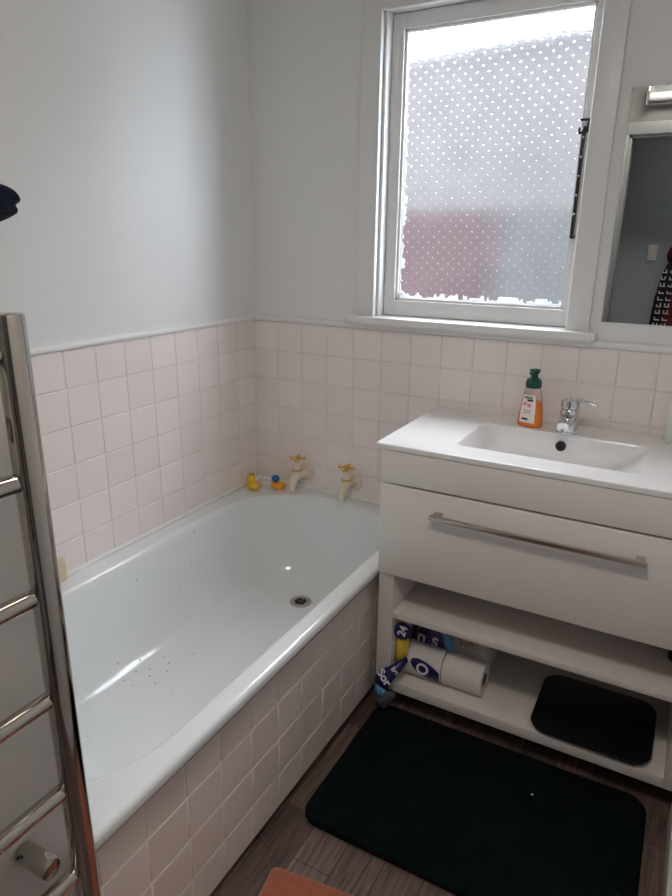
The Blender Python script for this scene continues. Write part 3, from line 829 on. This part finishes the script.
# bathroom scale
bs = thing('bathroom_scale', 'black glass bathroom scale lying on the bottom shelf', 'scale', (1.397, -.342, SHZ), 0)
def scale_outline(z, g=0.0):
    P = []
    for x, y in rrect(-.162 + g, .162 - g, -.150 + g, .142 - g, .042, 10):
        # sides bow outwards a little towards the middle
        fx = 1 - .07 * (y / .14) ** 2
        fy = 1 - .09 * (x / .16) ** 2
        P.append((x * fx, y * fy, z))
    return P
bm = bmesh.new(); loft(bm, [scale_outline(.014, .004), scale_outline(.0145), scale_outline(.020), scale_outline(.022, .003)], True, True); obj('glass_platform', bm, M['blackglass'], bs, smooth=50)
bm = bmesh.new(); loft(bm, [scale_outline(.006, .02), scale_outline(.014, .014)], True, True); obj('base', bm, M['black'], bs)
for sx in (-1, 1):
    for sy in (-1, 1):
        bm = bmesh.new(); lathe(bm, [(.016, 0), (.018, .002), (.018, .0065)], 20, Matrix.Translation((sx * .105, sy * .09, 0))); obj('foot', bm, M['black'], bs)
# small black case on the upper shelf
bm = bmesh.new()
L0 = [(x, y) for x, y in rrect(-.017, .017, -.022, .022, .014, 8)]
loft(bm, [[(x * s, y * s, z) for x, y in L0] for s, z in ((.9, 0), (1, .004), (1, .016), (.92, .022), (.6, .024))], True, True)
tag(obj('small_case', bm, M['black'], loc=(1.566, -.300, .3535)), 'small black rounded case at the right end of the middle shelf', 'case')

# toilet rolls and their torn pack
def toilet_roll(x0, x1, y, z, label, printed):
    r = .050
    t = thing('toilet_roll', label, 'toilet roll', ((x0 + x1) / 2, y, z), 0, 'toilet rolls lying on the bottom shelf')
    h = (x1 - x0) / 2
    bm = bmesh.new()
    MT = frame_to((-h, 0, r), (1, 0, 0))
    lathe(bm, [(.020, .001), (r - .003, 0), (r, .003), (r, 2 * h - .003), (r - .003, 2 * h), (.020, 2 * h - .001)], 40, MT, cap=False)
    obj('paper', bm, M['tissue'], t)
    bm = bmesh.new(); lathe(bm, [(.0205, .001), (.0205, 2 * h - .001)], 28, MT, cap=False); lathe(bm, [(.0203, .02), (.0203, 2 * h - .02)], 28, MT); obj('core', bm, M['card'], t)
    return t
RY = -.388
r1 = toilet_roll(.845, .967, RY, SHZ, 'left toilet roll under film with a navy oval print', True)
r2 = toilet_roll(.970, 1.092, RY, SHZ, 'right toilet roll with its open core showing, nearest the scale', False)

pk = thing('toilet_paper_pack', 'torn plastic toilet paper pack with a 24 badge on the bottom shelf', 'toilet paper', (.95, -.25, SHZ))
def P(x, y, z): return (x - .95, y + .25, z - SHZ)
bm = bmesh.new()   # puffy pack body behind the loose rolls
lp = []
for z, g in ((.1135, .02), (.125, .006), (.15, .0), (.20, .004), (.219, .010), (.238, .003), (.28, 0), (.318, .008), (.326, .03)):
    lp.append([P(x + .002 * math.sin(14 * z + 30 * y), y + .003 * math.sin(40 * x), z) for x, y in rrect(.832 + g, 1.085 - g, -.335 + g, -.10 - g, .03, 8)])
loft(bm, lp, True, True); body = obj('wrapped_stack', bm, M['film'], pk, smooth=60)
# film panel at the left with the badge
def sheet(name, rows, m, parent, th=.0012):
    bm = bmesh.new(); L = [[Vector(P(*p)) for p in r] for r in rows]
    loft(bm, L, closed=False)
    bmesh.ops.recalc_face_normals(bm, faces=bm.faces)
    o = obj(name, bm, m, parent, smooth=70)
    md = o.modifiers.new('thick', 'SOLIDIFY'); md.thickness = th; md.offset = 0
    return o
sheet('white_film_panel', [[(.8235, -.430, .13), (.834, -.437, .13), (.862, -.425, .13)], [(.8235, -.436, .20), (.834, -.443, .20), (.862, -.432, .20)], [(.8235, -.436, .27), (.834, -.442, .27), (.862, -.43, .27)], [(.8235, -.42, .325), (.834, -.425, .325), (.862, -.41, .325)]], M['film'], pk)
ye = sheet('yellow_panel', [[(.8235, -.440, .145), (.836, -.4455, .145), (.854, -.438, .15)], [(.8235, -.442, .20), (.836, -.4475, .20), (.860, -.437, .205)], [(.8235, -.441, .256), (.836, -.4465, .256), (.864, -.435, .252)]], M['yprint'], pk)
bm = bmesh.new(); BC = Vector(P(.846, -.447, .282)); BN = Vector((.25, -1, .15))
lathe(bm, [(.0275, 0), (.0275, .0012)], 36, frame_to(BC, BN)); bd = obj('round_badge', bm, M['navy'], pk)
bmx = text_bm('24', .034, face_mtx(BC + BN.normalized() * .002, (.25, .15, 1), (-1, -.25, 0)), bold=.0008); obj('badge_number', bmx, M['print_white'], bd, smooth=0)
# purple band on the stack front
pb = sheet('purple_band', [[(.838, -.352, .168), (.960, -.352, .168)], [(.850, -.358, .205), (.952, -.358, .205)], [(.866, -.356, .250), (.936, -.356, .252)], [(.878, -.344, .285), (.922, -.344, .285)]], M['purple'], pk)
sheet('blue_band', [[(.961, -.352, .168), (.990, -.352, .172)], [(.953, -.358, .205), (.985, -.358, .205)], [(.937, -.356, .252), (.962, -.356, .250)], [(.923, -.344, .285), (.945, -.344, .284)]], M['skyblue'], pk)
fm = face_mtx(P(.876, -.361, .222), (1, 0, -.12), (.1, 0, 1)); obj('band_lettering', text_bm('n', .058, fm, bold=.001), M['print_white'], pb, smooth=0)
fm = face_mtx(P(.920, -.361, .214), (1, 0, -.12), (.1, 0, 1)); obj('band_lettering', text_bm('S', .046, fm, bold=.001), M['print_white'], pb, smooth=0)
fm = face_mtx(P(1.015, -.342, .232), (1, 0, -.05), (0, 0, 1)); obj('red_lettering', text_bm('Soft', .030, fm), M['print_red'], body, smooth=0)
# printed film wrapped over the left roll
def arc_sheet(name, x0, x1, a0, a1, m, parent, rad=.0515, nx=8, na=14, shape=None):
    bm = bmesh.new(); lp = []
    for i in range(na + 1):
        f = i / na; a = a0 + (a1 - a0) * f
        xs = (x0, x1) if shape is None else shape(f)
        lp.append([P(xs[0] + (xs[1] - xs[0]) * k / nx, RY - rad * math.cos(a), SHZ + .050 + rad * math.sin(a)) for k in range(nx + 1)])
    loft(bm, lp, closed=False); return obj(name, bm, m, parent, smooth=70)
fo = arc_sheet('roll_film', .847, .966, -1.2, 1.5, M['film'], pk)
def oval(f):
    c = .932 + .075 * (.5 - f); w = .046 * math.sqrt(max(1e-4, 1 - (2 * f - 1) ** 2)); return (max(.843, c - w), min(.966, c + w))
ovp = arc_sheet('navy_oval', 0, 0, -.75, .62, M['navy'], fo, .0526, 10, 20, oval)
a = .05
fm = face_mtx(P(.912, RY -   .0538 * math.cos(a), SHZ + .050 + .0538 * math.sin(a)), (1, 0, -.35), (.3, 0.05, 1)); obj('oval_lettering', text_bm('O', .050, fm, bold=.001), M['print_white'], ovp, smooth=0)
# loose flap hanging over the shelf edge
FR = [[(.865, -.453, .202), (.872, -.456, .190)], [(.846, -.472, .192), (.862, -.474, .170)], [(.818, -.488, .170), (.848, -.494, .148)], [(.790, -.497, .152), (.838, -.510, .128)],
      [(.786, -.503, .132), (.832, -.514, .118)], [(.787, -.506, .113), (.828, -.515, .109)]]
fl = sheet('hanging_flap', FR, M['navy'], pk)
sheet('flap_blue_edge', [[(.787, -.5065, .113), (.808, -.515, .111), (.828, -.5155, .109)], [(.788, -.509, .090), (.806, -.516, .090), (.824, -.514, .098)], [(.791, -.510, .066), (.806, -.514, .072), (.820, -.513, .086)]], M['skyblue'], fl)
sheet('flap_clear_end', [[(.789, -.509, .070), (.806, -.513, .076), (.824, -.5135, .102), (.850, -.506, .104)], [(.792, -.511, .052), (.810, -.514, .054), (.832, -.511, .070), (.858, -.502, .092)], [(.797, -.511, .039), (.812, -.513, .036), (.823, -.512, .038), (.842, -.508, .064)]], M['clearfilm'], fl)
obj('flap_lettering', text_bm('Sor', .036, face_mtx(P(.818, -.5105, .146), (.036, -.012, -.030), (.034, .012, .036)), bold=.0012), M['print_white'], fl, smooth=0)
obj('flap_lettering', text_bm('be', .024, face_mtx(P(.846, -.494, .170), (.036, -.006, -.030), (.034, .012, .036)), bold=.0008), M['print_white'], fl, smooth=0)

# ------------------------------------------------------------------ mats
def mat_mesh(name, hw, hd, r, h, m, loc, rz, label, res=.012, noise=.003):
    bm = bmesh.new()
    ring = rrect(-hw, hw, -hd, hd, r, 10)
    lp = [[(x * s0 if False else x - math.copysign(g, x) * (abs(x) > 1e-6), y - math.copysign(g, y), z) for x, y in ring] for g, z in ((.006, 0), (.0, .004), (.0, h * .55), (.004, h * .9), (.010, h), (.03, h))]
    loft(bm, lp, True, False)
    top = [v for v in bm.verts if abs(v.co.z - h) < 1e-6 and (abs(v.co.x) < hw - .029 and abs(v.co.y) < hd - .029 or True)]
    # inner grid for the pile
    inner_ = lp[-1]
    vsn = bm.verts[:]
    last = vsn[-len(ring):]
    f = bm.faces.new(last)
    bmesh.ops.triangulate(bm, faces=[f])
    o = obj(name, bm, m, None, smooth=60, loc=loc); o.rotation_euler = (0, 0, rz)
    sd = o.modifiers.new('sub', 'SUBSURF'); sd.subdivision_type = 'SIMPLE'; sd.levels = 3; sd.render_levels = 3
    tx = bpy.data.textures.new(name + '_n', 'CLOUDS'); tx.noise_scale = .03
    dm = o.modifiers.new('pile', 'DISPLACE'); dm.texture = tx; dm.strength = noise; dm.mid_level = .5; dm.texture_coords = 'LOCAL'
    return o
bmat = mat_mesh('bath_mat', .388, .244, .05, .020, M['matgreen'], (1.176, -.708, .0015), math.radians(0.3), '')
tag(bmat, 'thick black-green bath mat in front of the vanity', 'bath mat')
rmat = mat_mesh('bath_mat', .30, .20, .014, .012, M['terracotta'], (1.136, -1.252, .0012), math.radians(8), '')
tag(rmat, 'terracotta coloured mat, mostly out of view at the bottom edge', 'bath mat')
bm = bmesh.new(); ellipsoid(bm, (0, 0, 0), (.0035, .0028, .0018), 10, 8)
tag(obj('lint_speck', bm, M['print_white'], loc=(1.294, -.602, .0238)), 'tiny white speck of lint on the black-green bath mat', 'lint')

# ------------------------------------------------------------------ heated towel rail
tr_ = thing('heated_towel_rail', 'polished steel ladder towel rail on the partition wall', 'towel rail', (.812, -1.577, .2))
UZ0, UZ1 = .30, 1.322
def T(x, y, z): return (x - .812, y + 1.562, z - .2)
for y in (-1.562, -2.10):
    bm = bmesh.new(); rod(bm, T(.812, y, UZ0), T(.812, y, UZ1), .0178, 40, .003); obj('upright', bm, M['steel'], tr_)
for k in range(7):
    z = 1.2785 - .1535 * k
    bm = bmesh.new(); rod(bm, T(.806, -1.57, z), T(.806, -2.09, z), .0118, 24); obj('rung', bm, M['steel'], tr_)
for y in (-1.606, -2.04):
    for z in (.549, 1.19):
        bm = bmesh.new(); rod(bm, T(.741, y, z), T(.802, y, z), .0155, 28, .002); br = obj('wall_bracket', bm, M['steel'], tr_)
        bm = bmesh.new(); rod(bm, T(.752, y - .0125, z + .0075), T(.752, y - .0165, z + .0095), .0028, 10); obj('grub_screw', bm, M['dark'], br)
# ------------------------------------------------------------------ dark cloth hanging at the left edge
cl = thing('hanging_cloth', 'dark navy cloth hanging at the left edge above the towel rail', 'cloth', (.80, -1.598, 1.399))
def bundle(name, rows, m, lump):
    bm = bmesh.new(); lp = []
    for i, (y, z, rx, rz) in enumerate(rows):
        lp.append([(-.02 + rx * math.cos(a) * (1 + lump * math.sin(3 * a + i)), y + .004 * math.sin(4 * a + i), z + rz * math.sin(a) * (1 + lump * math.sin(5 * a + .7 * i))) for a in [2 * math.pi * k / 32 for k in range(32)]])
    loft(bm, lp, True, True)
    o = obj(name, bm, m, cl, smooth=80)
    sd = o.modifiers.new('sub', 'SUBSURF'); sd.levels = 2; sd.render_levels = 2
    return o
bundle('folds', [(-.16, -.04, .015, .03), (-.12, -.02, .03, .06), (-.06, .012, .034, .052), (-.01, .030, .030, .034), (.025, .038, .026, .024), (.052, .040, .022, .019), (.066, .040, .015, .015), (.071, .040, .006, .007)], M['navycloth'], .16)
bundle('grey_lining', [(-.15, -.085, .014, .022), (-.08, -.040, .018, .022), (-.03, -.012, .016, .015), (.01, .010, .012, .010), (.03, .020, .006, .005)], M['greycloth'], .12)
bm = bmesh.new(); rod(bm, (-.06, -.06, .10), (.0, -.06, .10), .006, 14, .002); tube(bm, [(-.01, -.06, .10), (-.012, -.055, .07), (-.02, -.05, .04)], .004, 10); obj('hook', bm, M['black'], cl)
